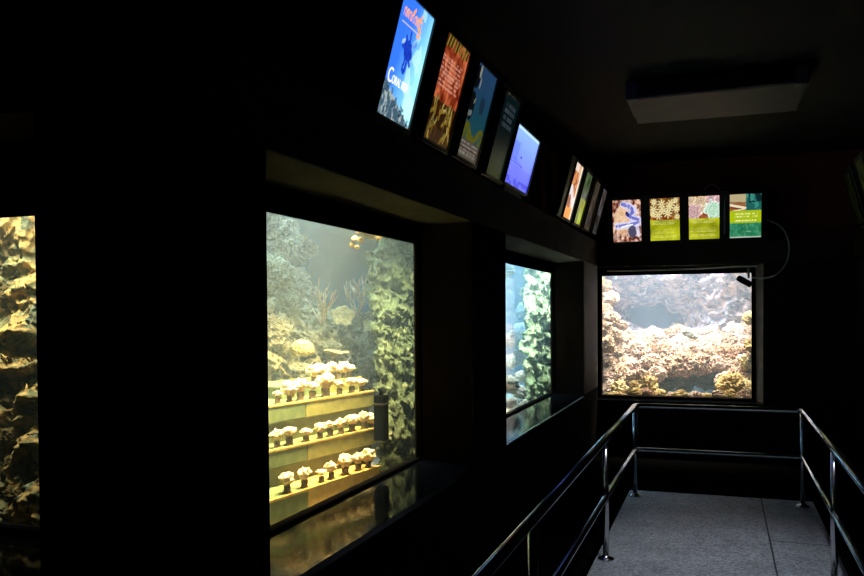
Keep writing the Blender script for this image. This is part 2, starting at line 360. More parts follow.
# ------------------------------------------------------------------ live rock
def rock_mesh(seed, kind, sub=6):
    b = B(); bmesh.ops.create_icosphere(b, subdivisions=sub, radius=1)
    o = Vector((seed*7.3, seed*3.1, seed*5.7))
    sq = Vector((1, R0.uniform(.75, 1.1), R0.uniform(.65, .9)))
    for v in b.verts:
        d = v.co.normalized(); p = d*1.2+o
        r = 1+.38*noise.noise(p*1.1)+.22*noise.noise(p*2.7)
        if kind == 'craggy':
            r += .20*(1-2*abs(noise.noise(p*3.6)))+.16*noise.noise(p*8)+.08*noise.noise(p*17)+.04*noise.noise(p*34)
        elif kind == 'lumpy':
            dist = noise.voronoi(p*3.6)[0][0]; r += .36*(.5-dist)+.10*noise.noise(p*10)+.06*noise.noise(p*22)
        elif kind == 'lace':
            dist = noise.voronoi(p*5.0)[0]; d2 = noise.voronoi(p*9)[0]; r += .16*(1-min(1, (dist[1]-dist[0])*4))+.12*(1-min(1, (d2[1]-d2[0])*3.5))+.10*noise.noise(p*6)+.05*noise.noise(p*26)
        v.co = Vector((d.x*sq.x, d.y*sq.y, d.z*sq.z))*r*.8
    for f in b.faces: f.smooth = True
    me = bpy.data.meshes.new('reef_rock'); b.to_mesh(me); b.free(); return me
VAR = {k: [rock_mesh(i*3+j+1, k) for j in range(3)] for i, k in enumerate(('craggy', 'lumpy', 'lace'))}
_mats = {}
def rock(p, r, kind, mat, label, cat, group, name='reef_rock', sq=(1, 1, 1)):
    j = R0.randrange(3); key = (kind, j, mat)
    if key not in _mats:
        me = VAR[kind][j].copy(); me.materials.append(MAT[mat]); me.name = name; _mats[key] = me
    o = bpy.data.objects.new(name, _mats[key]); col.objects.link(o)
    o.location = p; o.scale = (r*sq[0], r*sq[1], r*sq[2]); o.rotation_euler = (R0.uniform(-.5, .5), R0.uniform(-.5, .5), R0.uniform(0, 6.28))
    return tag(o, label, cat, group)
def rx(px, py, L, rpx, *a, ymax=99, **k):
    p = on(px, py, 0, -L)
    if p.y > ymax: p = on(px, py, 1, ymax)
    return rock(p, rpx*depth(p)/FPX, *a, **k)
def ry(px, py, Y, rpx, *a, **k):
    p = on(px, py, 1, Y); return rock(p, rpx*depth(p)/FPX, *a, **k)

def sheet(name, c, nrm, amp, fr, mat, label, cat, res=(130, 150), seed=0, hole=None):
    """continuous craggy rock face spanning four corners (bottom left, bottom right, top right, top left)"""
    c = [Vector(p) for p in c]; cen = sum(c, Vector())/4; nrm = Vector(nrm).normalized(); b = B(); nx, ny = res; g = []; o = Vector((seed*3.7, seed*1.9, 0))
    for j in range(ny+1):
        v = j/ny; row = []
        for i in range(nx+1):
            u = i/nx; p = c[0]*(1-u)*(1-v)+c[1]*u*(1-v)+c[2]*u*v+c[3]*(1-u)*v; q = p*fr+o
            d = .7*noise.noise(q)+.5*(1-2*abs(noise.noise(q*1.9)))+.38*(.5-noise.voronoi(q*2.3)[0][0])+.28*(1-2*abs(noise.noise(q*4.1)))+.16*noise.noise(q*9)+.09*noise.noise(q*19)
            e = min(u, 1-u, v, 1-v); p = p+nrm*amp*(d-.3*max(0, 1-e*8)**2)
            p.z += amp*.25*noise.noise(q*2.2+Vector((5, 0, 0)))
            if hole: p = p-nrm*hole[2]*math.exp(-((u-hole[0])/hole[3])**2-((v-hole[1])/hole[4])**2)
            row.append(b.verts.new(p-cen))
        g.append(row)
    for j in range(ny):
        for i in range(nx): b.faces.new((g[j][i], g[j][i+1], g[j+1][i+1], g[j+1][i])).smooth = True
    o_ = obj(name, b, MAT[mat]); o_.location = cen
    m = o_.modifiers.new('thickness', 'SOLIDIFY'); m.thickness = .06; m.offset = -1
    return tag(o_, label, cat)
P_ = lambda px, py, L: on(px, py, 0, -L)
# tank with the coral steps
sheet('rock_face', [P_(388, 482, 1.97), P_(424, 474, 1.95), P_(426, 222, 2.40), P_(370, 250, 2.58)], (.75, -.65, .1), .10, 5.2, 'rock_green', 'craggy green rock face up the right side of the tank with coral steps', 'rock face', seed=2)
sheet('rock_face', [P_(256, 432, 2.62), P_(392, 432, 2.5), P_(394, 322, 2.66), P_(256, 296, 3.1)], (.6, -.75, .2), .13, 3.8, 'rock_olive', 'craggy olive rock bank behind the coral steps', 'rock face', seed=4)
for px, py, L, r in ((262, 335, 2.95, 30), (282, 312, 3.05, 24), (268, 280, 3.2, 30), (292, 285, 3.35, 22), (270, 240, 3.5, 34), (300, 322, 3.05, 18), (292, 250, 3.7, 24), (308, 300, 3.5, 18)):
    rx(px, py, L, r, 'craggy', 'rock_olive', 'craggy olive rock in the haze at the left of the tank with coral steps', 'rock', 'olive rocks left in the step tank', ymax=6.4)
for px, py, L, r in ((312, 348, 2.75, 14), (330, 352, 2.75, 13), (350, 345, 2.75, 15), (366, 345, 2.65, 17), (376, 362, 2.5, 16), (372, 322, 2.7, 16), (352, 322, 2.8, 14), (325, 330, 2.9, 15), (382, 385, 2.4, 12), (340, 335, 2.9, 14)):
    rx(px, py, L, r, 'lumpy', 'rock_olive', 'lumpy olive rock behind the top coral step', 'rock', 'rocks behind the top coral step', ymax=6.3)
for px, py, L, r in ((392, 345, 0, 10), (388, 372, .1, 9), (412, 380, 0, 10), (396, 412, .05, 8), (408, 425, 0, 8), (394, 440, .03, 8), (393, 463, 0, 9), (404, 470, 0, 8), (385, 473, 0, 7)):
    rx(px, py, L+1.96+max(0, 470-py)*.0031, r, 'lace', 'rock_green', 'green lacy rock in the stack at the right side of the tank with coral steps', 'rock', 'green lacy rocks beside the coral steps', ymax=6.3)
for px, py, L, r in ((360, 231, 2.14, 5), (366, 234, 2.13, 5), (372, 236, 2.12, 4), (378, 238, 2.14, 4), (355, 239, 2.16, 4), (352, 245, 2.18, 3.5), (361, 240, 2.16, 4), (368, 228, 2.1, 6), (357, 247, 2.2, 3), (374, 228, 2.1, 7)):
    rx(px, py, L, r, 'lumpy', 'rock_yellow', 'bright yellow lit outcrop under the top edge of the tank with coral steps', 'coral', 'yellow outcrop in the step tank', name='coral_lump', ymax=6.4)
rx(381, 272, 2.6, 7, 'lumpy', 'rock_yellow', 'small tan coral lump on the dim rocks right of the blue gap', 'coral', None, name='coral_lump', ymax=6.3)
# corals behind the steps
def dome(name, px, py, L, rpx, mat, label, sq=(1, 1, .85), freq=7):
    p = on(px, py, 0, -L); r = rpx*depth(p)/FPX; b = B(); bmesh.ops.create_icosphere(b, subdivisions=5, radius=1)
    for v in b.verts:
        d = v.co.normalized(); q = d*freq+Vector((px, 0, 0))
        v.co = Vector((d.x*sq[0], d.y*sq[1], d.z*sq[2]))*r*(1+.05*math.sin(14*noise.noise(q*.5))+.06*noise.noise(d*2))
        if v.co.z < -.5*r: v.co.z = -.5*r
    o = obj(name, b, MAT[mat], smooth=True); o.location = p; return tag(o, label, 'coral')
dome('brain_coral', 302, 350, 2.62, 12, 'brain', 'round tan brain coral dome behind the left end of the top step')
def plate(name, px, py, L, rpx, mat, label, tilt):
    p = on(px, py, 0, -L); r = rpx*depth(p)/FPX; b = B(); n = 40
    lathe(b, [(.02*r, -.5*r), (.14*r, -.42*r), (.30*r, -.2*r), (.7*r, -.06*r), (1*r, .03*r), (1.03*r, .07*r), (.96*r, .08*r), (.6*r, .0), (.1*r, -.04*r)], n)
    for v in b.verts:
        a = math.atan2(v.co.y, v.co.x); s = 1+.08*math.sin(5*a)+.06*math.sin(9*a+1); v.co.x *= s; v.co.y *= s; v.co.z += .06*r*math.sin(3*a)*math.hypot(v.co.x, v.co.y)/r
    o = obj(name, b, MAT[mat], smooth=True); o.location = p; o.rotation_euler = tilt; return tag(o, label, 'coral')
plate('plate_coral', 343, 316, 2.72, 11, 'plate', 'round yellow plate coral tipped up between the branching corals', (1.05, .15, .45))
plate('plate_coral', 334, 352, 2.65, 14, 'brain', 'flat brown table coral behind the middle of the top step', (0, .1, 0))
plate('plate_coral', 372, 327, 2.6, 9, 'plate', 'small pale plate coral right of the round yellow plate', (.7, .3, .5))
def staghorn(px, py, L, hpx, seed, label):
    rr = random.Random(seed); p = on(px, py, 0, -L); s = hpx*depth(p)/FPX; b = B()
    def br(a, d, ln, r, lev):
        pts = [a]; q = a.copy(); dd = d.copy()
        for i in range(4):
            dd = (dd+Vector((rr.uniform(-.2, .2), rr.uniform(-.2, .2), rr.uniform(-.05, .2)))).normalized(); q = q+dd*ln/4; pts.append(q.copy())
        tube(b, pts, [r, r*.92, r*.8, r*.68, r*.35], 8)
        if lev < 2:
            for k in range(rr.randint(2, 3)):
                i = rr.randint(1, 3); nd = (dd+Vector((rr.uniform(-1, 1), rr.uniform(-1, 1), rr.uniform(0, .6)))).normalized()
                br(pts[i], nd, ln*rr.uniform(.45, .7), r*.72, lev+1)
    for k in range(5):
        an = k*1.26+rr.uniform(-.3, .3); br(Vector((0, 0, 0)), Vector((math.cos(an)*.55, math.sin(an)*.55, 1)).normalized(), s*rr.uniform(.7, 1), s*.030, 0)
    o = obj('branching_coral', b, MAT['staghorn'], smooth=True); o.location = p; return tag(o, label, 'coral')
staghorn(322, 326, 2.78, 40, 3, 'pale branching coral standing left of the round yellow plate coral')
staghorn(357, 318, 2.75, 38, 8, 'pale branching coral with tall fingers right of the round yellow plate coral')

# ---- coral steps
SZ = [.725, .925, 1.14, 1.26]
def at_z(px, py, z): return on(px, py, 2, z)
EDGE = []
for (xa, ya, xb, yb), z in zip(((271.5, 500.7, 380, 466), (271, 451, 378, 427.5), (270.5, 406, 374, 390.7), (270, 379, 372, 364)), SZ):
    a, c = at_z(xa, ya, z), at_z(xb, yb, z); EDGE.append((a, c))
_a, _c = EDGE[2]; _u = (_c-_a).normalized(); _n = Vector((-abs(_u.y), _u.x, 0)).normalized()
SZ[3] = 1.215; EDGE[3] = (Vector((*(_a+_n*.17+_u*.22).xy, SZ[3])), Vector((*(_c+_n*.17+_u*.10).xy, SZ[3])))
rack = thing('coral_steps', (EDGE[1][0].x, EDGE[1][0].y, .5), 'four stepped algae coated slabs carrying rows of cream corals', 'coral rack')
inv = -Vector(rack.location)
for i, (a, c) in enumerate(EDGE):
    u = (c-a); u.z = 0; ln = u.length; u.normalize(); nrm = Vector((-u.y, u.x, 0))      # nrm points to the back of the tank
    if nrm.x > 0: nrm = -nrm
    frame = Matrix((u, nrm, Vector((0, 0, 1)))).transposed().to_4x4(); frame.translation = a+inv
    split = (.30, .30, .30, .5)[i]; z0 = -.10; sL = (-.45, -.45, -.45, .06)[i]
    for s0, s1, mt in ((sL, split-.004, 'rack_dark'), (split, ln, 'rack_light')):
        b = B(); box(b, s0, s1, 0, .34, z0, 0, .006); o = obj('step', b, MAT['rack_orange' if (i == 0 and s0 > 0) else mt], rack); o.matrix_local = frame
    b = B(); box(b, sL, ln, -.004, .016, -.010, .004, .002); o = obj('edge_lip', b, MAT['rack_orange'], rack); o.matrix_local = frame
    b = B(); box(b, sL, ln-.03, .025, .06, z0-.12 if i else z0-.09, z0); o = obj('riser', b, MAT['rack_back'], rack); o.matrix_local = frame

# ---- cream coral frags in rows
def frag_parts(seed, style):
    rr = random.Random(seed); b = B()
    h = rr.uniform(.034, .048); r = rr.uniform(.015, .022)
    lathe(b, [(r*1.25, 0), (r*1.25, .008), (r*.95, .012), (r, h*.8), (r*.85, h)], 14)
    for v in b.verts: v.co += Vector((noise.noise(v.co*50), noise.noise(v.co*50+Vector((9, 0, 0))), 0))*.004
    plug = bpy.data.meshes.new('plug'); b.to_mesh(plug); b.free(); plug.materials.append(MAT['plug'])
    b = B(); bmesh.ops.create_icosphere(b, subdivisions=4, radius=1)
    o = Vector((seed*2.2, seed, 0))
    for v in b.verts:
        d = v.co.normalized(); q = d*1.5+o
        rad = 1+.42*noise.noise(q*1.3)+.42*(.45-noise.voronoi(q*2.2)[0][0])+.10*noise.noise(q*7)
        z = d.z*(.55 if style else .85)
        v.co = Vector((d.x, d.y, z))*rad*rr_head(seed)
        if d.z < -.2: v.co.x *= .75; v.co.y *= .75
        v.co.z += h+.014+(.012 if style else .016)
    head = bpy.data.meshes.new('coral_head'); b.to_mesh(head); b.free(); head.materials.append(MAT['cream'])
    for me in (plug, head):
        for p in me.polygons: p.use_smooth = True
    return plug, head
def rr_head(seed): return random.Random(seed*13+1).uniform(.036, .048)
FR = [frag_parts(s, s % 2) for s in range(6)]
ORD = ['first', 'second', 'third', 'fourth', 'fifth', 'sixth', 'seventh', 'eighth', 'ninth', 'tenth', 'eleventh']
rows = [('bottom', 0, [(286.4, 1.), (304, 1.05), (321, .85), (330.7, .95), (345, 1.1), (358, 1.05), (368, 1.15)]),
        ('third', 1, [(277, 1.05), (289, 1.3), (306, 1.05), (320, .9), (330, 1.15), (341, 1.), (352, 1.3), (364, 1.15), (371, 1.)]),
        ('second', 2, [(278, .9), (290, 1.25), (301, 1.3), (313, 1.25), (326, 1.4), (340, 1.1), (352, 1.2), (362, 1.05)]),
        ('top', 3, [(314, 1.15), (320, 1.2), (326, 1.1), (332, 1.2), (338, 1.1), (344, 1.2), (350, 1.15)])]
for rn, si, lst in rows:
    a, c = EDGE[si]; u = (c-a).normalized(); nrm = Vector((-abs(u.y), u.x, 0)).normalized()
    for k, (px, sc) in enumerate(lst):
        d = on(px, 430, 0, -2.); off = a+nrm*(.036 if si < 3 else .05+.03*(k % 2)); off.z = 0
        # ray (0,0)+t*(d.x,d.y) meets off+s*u
        den = d.x*(-u.y)+u.x*d.y; t = (off.x*(-u.y)+u.x*off.y)/den
        p = Vector((d.x*t, d.y*t, SZ[si]))
        t = thing('coral_frag', p, '%s cream coral on a dark plug from the left, on the %s step' % (ORD[k], rn), 'coral', 'cream corals on the %s step' % rn)
        pl, hd = FR[R0.randrange(6)]
        for nm, me in (('plug', pl), ('coral_head', hd)):
            o = bpy.data.objects.new(nm, me); col.objects.link(o); o.parent = t
        sc *= (.90, .84, .86, .84)[si]; t.scale = (sc, sc, sc*1.05); t.rotation_euler = (0, 0, R0.uniform(0, 6.28))
# pump at the end of the steps
p = on(381.5, 440, 0, -1.99); t = thing('circulation_pump', p, 'upright black pump box at the right end of the coral steps', 'pump')
b = B(); box(b, -.036, .036, -.04, .04, 0, .28, .008); obj('body', b, MAT['pump'], t)
b = B(); tube(b, [(0, 0, .28), (0, 0, .30), (-.02, .02, .315)], .012, 10); obj('outlet', b, MAT['pump'], t)
b = B(); box(b, -.040, .040, -.044, .044, .22, .232, .003); obj('clamp', b, MAT['dark_plastic'], t)

# narrow blue tank
sheet('rock_face', [P_(526, 420, 1.96), P_(560, 405, 1.95), P_(561, 250, 2.3), P_(527, 250, 2.5)], (.8, -.6, .1), .17, 2.6, 'rock_teal', 'craggy green rock face up the right side of the narrow blue tank', 'rock face', seed=5)
for k in range(14):
    px = R0.uniform(527, 554); py = 262+11.0*k+R0.uniform(-4, 4); L = 1.97+max(0, 415-py)*.0026+.12*(556-px)/27*R0.uniform(.3, 1)
    rx(px, py, L, R0.uniform(5, 9), 'lace' if k % 3 else 'craggy', 'rock_teal', 'teal green rock in the wall at the right of the narrow blue tank', 'rock', 'teal rocks in the narrow tank', ymax=12.9)
for px, py, L, r in ((510, 385, 2.0, 11), (519, 392, 2.0, 9), (510, 403, 1.95, 8), (523, 405, 1.95, 8), (514, 413, 1.95, 7), (522, 376, 2.15, 8)):
    rx(px, py, L, r, 'lumpy', 'rock_white', 'brightly lit white rock low at the left of the narrow blue tank', 'rock', 'white rocks in the narrow tank', ymax=12.9)
for px, py, L, r in ((512, 340, 2.6, 10), (522, 330, 2.7, 9), (508, 362, 2.5, 9), (520, 358, 2.5, 9), (524, 310, 2.9, 9), (508, 270, 2.6, 8)):
    rx(px, py, L, r, 'craggy', 'rock_white', 'pale rock fading into the blue haze of the narrow tank', 'rock', 'hazy pale rocks in the narrow tank', ymax=12.9)

# end tank
for row, (Y, py, n, r, j) in enumerate(((10.66, 398, 12, 10, 3), (10.85, 387, 12, 11, 4), (11.05, 377, 13, 12, 4), (11.3, 365, 14, 12, 4), (11.55, 354, 14, 11.5, 4), (11.8, 344, 14, 11, 4), (12.1, 336, 13, 10, 4))):
    for k in range(n):
        px = 602+150*(k+.5)/n+R0.uniform(-4, 4); y = py+R0.uniform(-j, j)
        if ((px-692)/34)**2+((y-383)/13)**2 < 1: continue
        left = px < 640
        ry(px, y, Y+R0.uniform(-.08, .08), r*R0.uniform(.7, 1.35), R0.choice(('craggy', 'lumpy', 'craggy')), 'rock_yellow' if (row < 2 and R0.random() < .55) else 'rock_pink',
           ['pinkish tan rock low in the heap of the far end tank', 'pinkish tan rock in the upper heap of the far end tank'][row > 2], 'rock', ['low rocks in the end tank', 'upper heap rocks in the end tank'][row > 2])
for px, py, Y, r in ((603, 286, 11.6, 10), (610, 298, 11.5, 9), (603, 310, 11.4, 10), (612, 318, 11.3, 9), (603, 328, 11.2, 10), (614, 334, 11.2, 9), (606, 344, 11.0, 10), (622, 326, 11.5, 7)):
    ry(px, py, Y, r, 'craggy', 'rock_pink', 'pinkish rock in the pile up the left side of the far end tank', 'rock', 'left pile in the end tank')
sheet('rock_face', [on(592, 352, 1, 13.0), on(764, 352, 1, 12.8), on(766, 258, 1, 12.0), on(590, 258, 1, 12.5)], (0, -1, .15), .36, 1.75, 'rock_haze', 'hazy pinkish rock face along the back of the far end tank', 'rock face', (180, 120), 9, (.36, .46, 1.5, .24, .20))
for k in range(14):
    ry(660+5.*k, 384+R0.uniform(-7, 6), 11.75, R0.uniform(7, 10), 'craggy', 'rock_teal', 'dark rock deep in the hollow of the far end tank', 'rock', 'hollow rocks in the end tank')
for px, py, r in ((750, 318, 9), (752, 345, 11), (748, 362, 10), (750, 380, 9)):
    ry(px, py, 11., r, 'lumpy', 'rock_yellow', 'yellowish rock up the right side of the far end tank', 'rock', 'right side rocks in the end tank')
ry(689, 333, 11.3, 8, 'lumpy', 'rock_white', 'pale flat topped coral in the middle of the far end tank', 'coral', None, name='coral_lump', sq=(1.5, 1, .9))
# dark tank at the left edge
sheet('rock_face', [on(-60, 540, 1, 2.22), on(52, 540, 1, 2.2), on(52, 205, 1, 2.62), on(-60, 205, 1, 2.66)], (0, -1, .2), .13, 3.3, 'rock_orange', 'craggy olive and orange rock face filling the dark tank at the left edge', 'rock face', (150, 240), 13)
for k in range(10):
    px = R0.uniform(-6, 36); py = 240+28*k+R0.uniform(-6, 6)
    ry(px, py, 2.56-.036*k, R0.uniform(9, 15), R0.choice(('craggy', 'lumpy')), 'rock_orange', 'orange and olive rock in the dark tank at the left edge', 'rock', 'rocks in the left edge tank')

# ------------------------------------------------------------------ lamps over the tanks
def area(name, loc, sx, sy, w, color, rot=(0, 0, 0), spread=math.pi):
    d = bpy.data.lights.new(name, 'AREA'); d.shape = 'RECTANGLE'; d.size = sx; d.size_y = sy; d.energy = w; d.color = color; d.spread = spread
    o = bpy.data.objects.new(name, d); col.objects.link(o); o.location = loc; o.rotation_euler = rot; return o
SP = math.radians(64)
area('tank_lamp', (-1.98, 4.1, 2.62), .2, 1.6, 128, (1, .75, .38), (0, math.radians(18), 0), SP)
area('tank_lamp', (-1.98, 5.4, 2.62), .15, .9, 24, (1, .95, .60), (0, math.radians(14), 0), SP)
area('tank_lamp', (-2.9, 5.4, 2.62), .7, 1.1, 36, (.50, .76, 1), (0, 0, 0), math.radians(120))
area('tank_lamp', (-2.03, 9.3, 2.62), .25, 4., 215, (.92, 1, .88), (0, math.radians(14), 0), SP)
area('tank_lamp', (-2.9, 11.0, 2.62), .9, 2, 190, (.38, .68, 1), (0, 0, 0), math.radians(120))
area('tank_lamp', (-.55, 10.9, 2.62), 2.2, .6, 150, (1, .88, .72), (math.radians(14), 0, 0), math.radians(100))
area('tank_lamp', (-.55, 11.75, 2.62), 2., .4, 78, (.86, .88, 1), (math.radians(16), 0, 0), math.radians(110))
area('tank_lamp', (-2.6, 2.2, 2.4), .9, .08, 16, (1, .96, .78), (math.radians(22), 0, 0), math.radians(90))

# ------------------------------------------------------------------ lightboxes
def vnoise(u, v, s, seed):
    rng = np.random.default_rng(seed); g = rng.random((64, 64)); x = (u*s) % 63; y = (v*s) % 63
    xi, yi = x.astype(int), y.astype(int); fx, fy = x-xi, y-yi; fx = fx*fx*(3-2*fx); fy = fy*fy*(3-2*fy)
    return (g[yi, xi]*(1-fx)+g[yi, xi+1]*fx)*(1-fy)+(g[yi+1, xi]*(1-fx)+g[yi+1, xi+1]*fx)*fy
def fbm(u, v, s, seed): return (vnoise(u, v, s, seed)+.5*vnoise(u, v, s*2.1, seed+1)+.25*vnoise(u, v, s*4.3, seed+2))/1.75
def lerp(a, b, t): t = np.clip(t, 0, 1)[..., None]; return np.array(a)*(1-t)+np.array(b)*t
def put(img, mask, c): img[:] = img*(1-np.clip(mask, 0, 1)[..., None])+np.array(c)*np.clip(mask, 0, 1)[..., None]
def seg(u, v, x0, y0, x1, y1, w):
    dx, dy = x1-x0, y1-y0; t = np.clip(((u-x0)*dx+(v-y0)*dy)/(dx*dx+dy*dy), 0, 1); return (np.hypot(u-x0-t*dx, v-y0-t*dy) < w)*1.
def textrows(img, u, v, rows, c, seed, x0=.12, x1=.88, h=.010, a=.8):
    for i, r in enumerate(rows):
        rng = np.random.default_rng(seed+i); e = x1-rng.random()*.12
        m = (abs(v-r) < h)*(u > x0)*(u < e)*(vnoise(u, v*0+i*.9, 60, seed+i) > .35); put(img, m*a, c)
def art_reef(u, v):
    im = lerp((.20, .45, .93), (.62, .93, 1.), u*1.25+(.5-v)*.6-.22+.35*(fbm(u, v, 4, 1)-.5))
    put(im, (fbm(u+v*.3, v, 5, 4) > .60)*(u > .55)*.5, (.85, 1, 1))
    m = (v < .30-.28*u)*1.; t = fbm(u, v, 22, 7); put(im, m*.9, (.40, .46, .50)); put(im, m*(t > .52), (.14, .20, .24)); put(im, m*(t < .36), (.62, .66, .64))
    put(im, (v < .34-.28*u)*(t > .58)*.8, (.25, .38, .45))
    for x, y, r in ((.47, .60, .11), (.40, .63, .06), (.56, .58, .06)): put(im, (np.hypot(u-x, (v-y)*1.35) < r*(1+.5*(fbm(u, v, 14, 3)-.5)))*.95, (.08, .20, .66))
    for s in ((.47, .6, .36, .70), (.5, .62, .66, .70), (.52, .55, .60, .50), (.44, .52, .42, .44), (.50, .50, .50, .43), (.42, .44, .48, .42), (.38, .6, .30, .62), (.48, .68, .46, .75)): put(im, seg(u, v, *s, .022), (.10, .24, .74))
    put(im, seg(u, v, .33, .66, .28, .64, .02)*.7, (.8, .9, 1)); put(im, seg(u, v, .58, .66, .72, .76, .03)*.5, (.75, .95, 1))
    x = .14
    for w in (.07, .07, .07, .08, .08, .07, .09):   # orange looped lettering
        for s in ((x, .835, x, .885), (x, .885, x+w*.6, .895), (x+w*.6, .895, x+w*.65, .835)): put(im, seg(u, v, *s, .010), (.96, .66, .46))
        x += w*1.12
    for s in ((.40, .91, .44, .935), (.62, .90, .66, .93), (.60, .835, .70, .80)): put(im, seg(u, v, *s, .016), (1, .62, .30))
    put(im, seg(u, v, .14, .785, .66, .785, .008)*.9, (.85, .75, .85)); put(im, seg(u, v, .62, .765, .70, .765, .014), (1, .65, .45))
    return im
def art_anemone(u, v):
    t = fbm(u, v, 9, 21); im = lerp((.42, .10, .03), (.92, .48, .30), t*2.-.5)
    put(im, (v < .40)*1., (.20, .11, .04)); put(im, (v < .40)*(fbm(u, v, 10, 5) > .55)*.7, (.42, .26, .08)); put(im, (v < .14)*.6, (.26, .17, .12))
    put(im, (v > .90)*(fbm(u, v*.4, 14, 3) > .45)*.8, (.22, .16, .04))
    rng = np.random.default_rng(77)
    for k in range(22):
        x, y = rng.uniform(.04, .96), rng.uniform(.10, .46); an = rng.uniform(-2.6, -.6); L_ = []
        for q_ in range(6):
            L_.append((x, y)); x += .045*math.cos(an); y += .034*math.sin(an); an += rng.uniform(-.7, .7)
        g_ = rng.uniform(.55, 1.)
        for (xa, ya), (xb, yb) in zip(L_, L_[1:]): put(im, seg(u, v, xa, ya, xb, yb, .022)*.9, (.70*g_, .56*g_, .20*g_))
        for (xa, ya), (xb, yb) in zip(L_[:3], L_[1:3]): put(im, seg(u, v, xa, ya+.006, xb, yb+.006, .010)*.8, (.92*g_, .84*g_, .52*g_))
    for k in range(8): put(im, seg(u, v, .1+.11*k, .90+.01*(k % 3), .14+.11*k, .99, .02)*.9, (.62, .56, .22))
    textrows(im, u, v, (.80, .765, .73, .69, .65, .61, .57, .53), (1, .72, .62), 40, .06, .95, .011, .75)
    return im
def art_fish(u, v):
    im = lerp((.10, .42, .44), (.22, .40, .62), v*1.3-.2+.3*(fbm(u, v, 4, 9)-.5))
    put(im, (np.hypot((u-.12)*.9, v-.86) < .12)*1., (.05, .07, .09)); put(im, (np.hypot((u-.22)*1.5, v-.93) < .07)*1., (.85, .85, .78)); put(im, (np.hypot((u-.30)*2, (v-.82)) < .06)*1., (.75, .78, .76))
    put(im, (np.hypot((u-.14), (v-.55)*.9) < .14)*1., (.06, .09, .10)); put(im, (np.hypot((u-.62)*.8, v-.62) < .10)*.6, (.14, .22, .30)); put(im, seg(u, v, .04, .46, .2, .48, .03), (.6, .66, .66)); put(im, seg(u, v, .22, .60, .26, .64, .02), (.7, .7, .6))
    put(im, (v < .33+.06*np.sin(u*9))*(v > .18)*(fbm(u, v, 10, 12) > .36), (.52, .52, .12)); put(im, (v < .20)*1., (.46, .40, .36))
    textrows(im, u, v, (.17, .13, .09, .05), (.85, .82, .80), 60, .05, .95, .012, .8); put(im, (abs(v-.11) < .012)*(fbm(u, v, 30, 3) > .5), (.4, .10, .08))
    return im*.75
def art_dim(u, v):
    im = lerp((.015, .05, .06), (.05, .13, .15), v*.6+.5*fbm(u, v, 3, 31)); textrows(im, u, v, (.88, .80, .72, .64), (.34, .40, .44), 70, .2, .85, .026, .85)
    put(im, seg(u, v, .5, .05, .56, .36, .03)*.5, (.12, .25, .26)); return im
def art_tv(u, v):
    im = lerp((.34, .36, .98), (.52, .66, 1.), v*1.1+.25*(fbm(u, v, 3, 8)-.5)); put(im, (v < .36)*.35, (.32, .34, .95)); put(im, (u < .28)*(v > .42)*(v < .75)*.4, (.30, .38, .92))
    put(im, seg(u, v, .02, .40, .55, .38, .012)*.8, (.28, .30, .80)); put(im, seg(u, v, .1, .47, .5, .40, .010)*.6, (.30, .32, .85)); put(im, (np.hypot((u-.42)*.7, v-.53) < .022)*.9, (.16, .20, .60))
    put(im, (v < .14)*(fbm(u, v, 9, 2) > .48)*.8, (.20, .22, .75)); put(im, (v > .95)*.6, (.8, .95, 1)); return im
def art_orange(u, v):
    im = lerp((.85, .45, .20), (.95, .80, .66), fbm(u, v, 6, 41)*1.5-.25); put(im, (fbm(u, v, 7, 43) > .58)*.7, (.45, .22, .12)); put(im, (v > .86)*(u > .1)*(u < .6)*.8, (.95, .92, .9))
    put(im, (abs(v-.42-.1*np.sin(u*6)) < .09)*.85, (.92, .93, .95)); put(im, (v < .20)*.9, (.98, .62, .18)); put(im, (u > .84)*.85, (1, .97, .90)); return im
def split_art(top, bot, line):
    def f(u, v):
        im = top(u, v); m = v < line; b = bot(u, v); im[m] = b[m]; return im
    return f
def yellow_text(seed):
    def f(u, v):
        im = lerp((.50, .52, .02), (.86, .88, .16), fbm(u*.6, v, 4, seed)*1.4-.2)
        textrows(im, u, v, (.46, .42, .385, .26, .215, .18, .11, .075), (.98, .98, .72), seed, .05, .93, .008, .5); return im
    return f
def art_flowers(u, v):
    im = lerp((.26, .12, .03), (.66, .44, .18), fbm(u, v, 11, 51)*1.7-.35); put(im, (v < .57)*(v > .49)*.8, (.55, .20, .05)); put(im, (fbm(u, v, 14, 55) > .60)*.6, (.78, .62, .36))
    for i, (x, y, s) in enumerate(((.12, .74, .13), (.28, .60, .13), (.40, .86, .13), (.41, .71, .12), (.60, .64, .14), (.70, .85, .14), (.64, .76, .11), (.88, .74, .12), (.14, .92, .10), (.92, .55, .09), (.10, .62, .08), (.86, .93, .08))):
        for k in range(8):
            a = k*.785+i*.4; put(im, seg(u, v*1.35, x, y*1.35, x+s*math.cos(a), y*1.35+s*math.sin(a), .019)*.9, (.97, .93, .70))
        put(im, np.hypot(u-x, v*1.35-y*1.35) < .025, (.80, .70, .30))
    return im
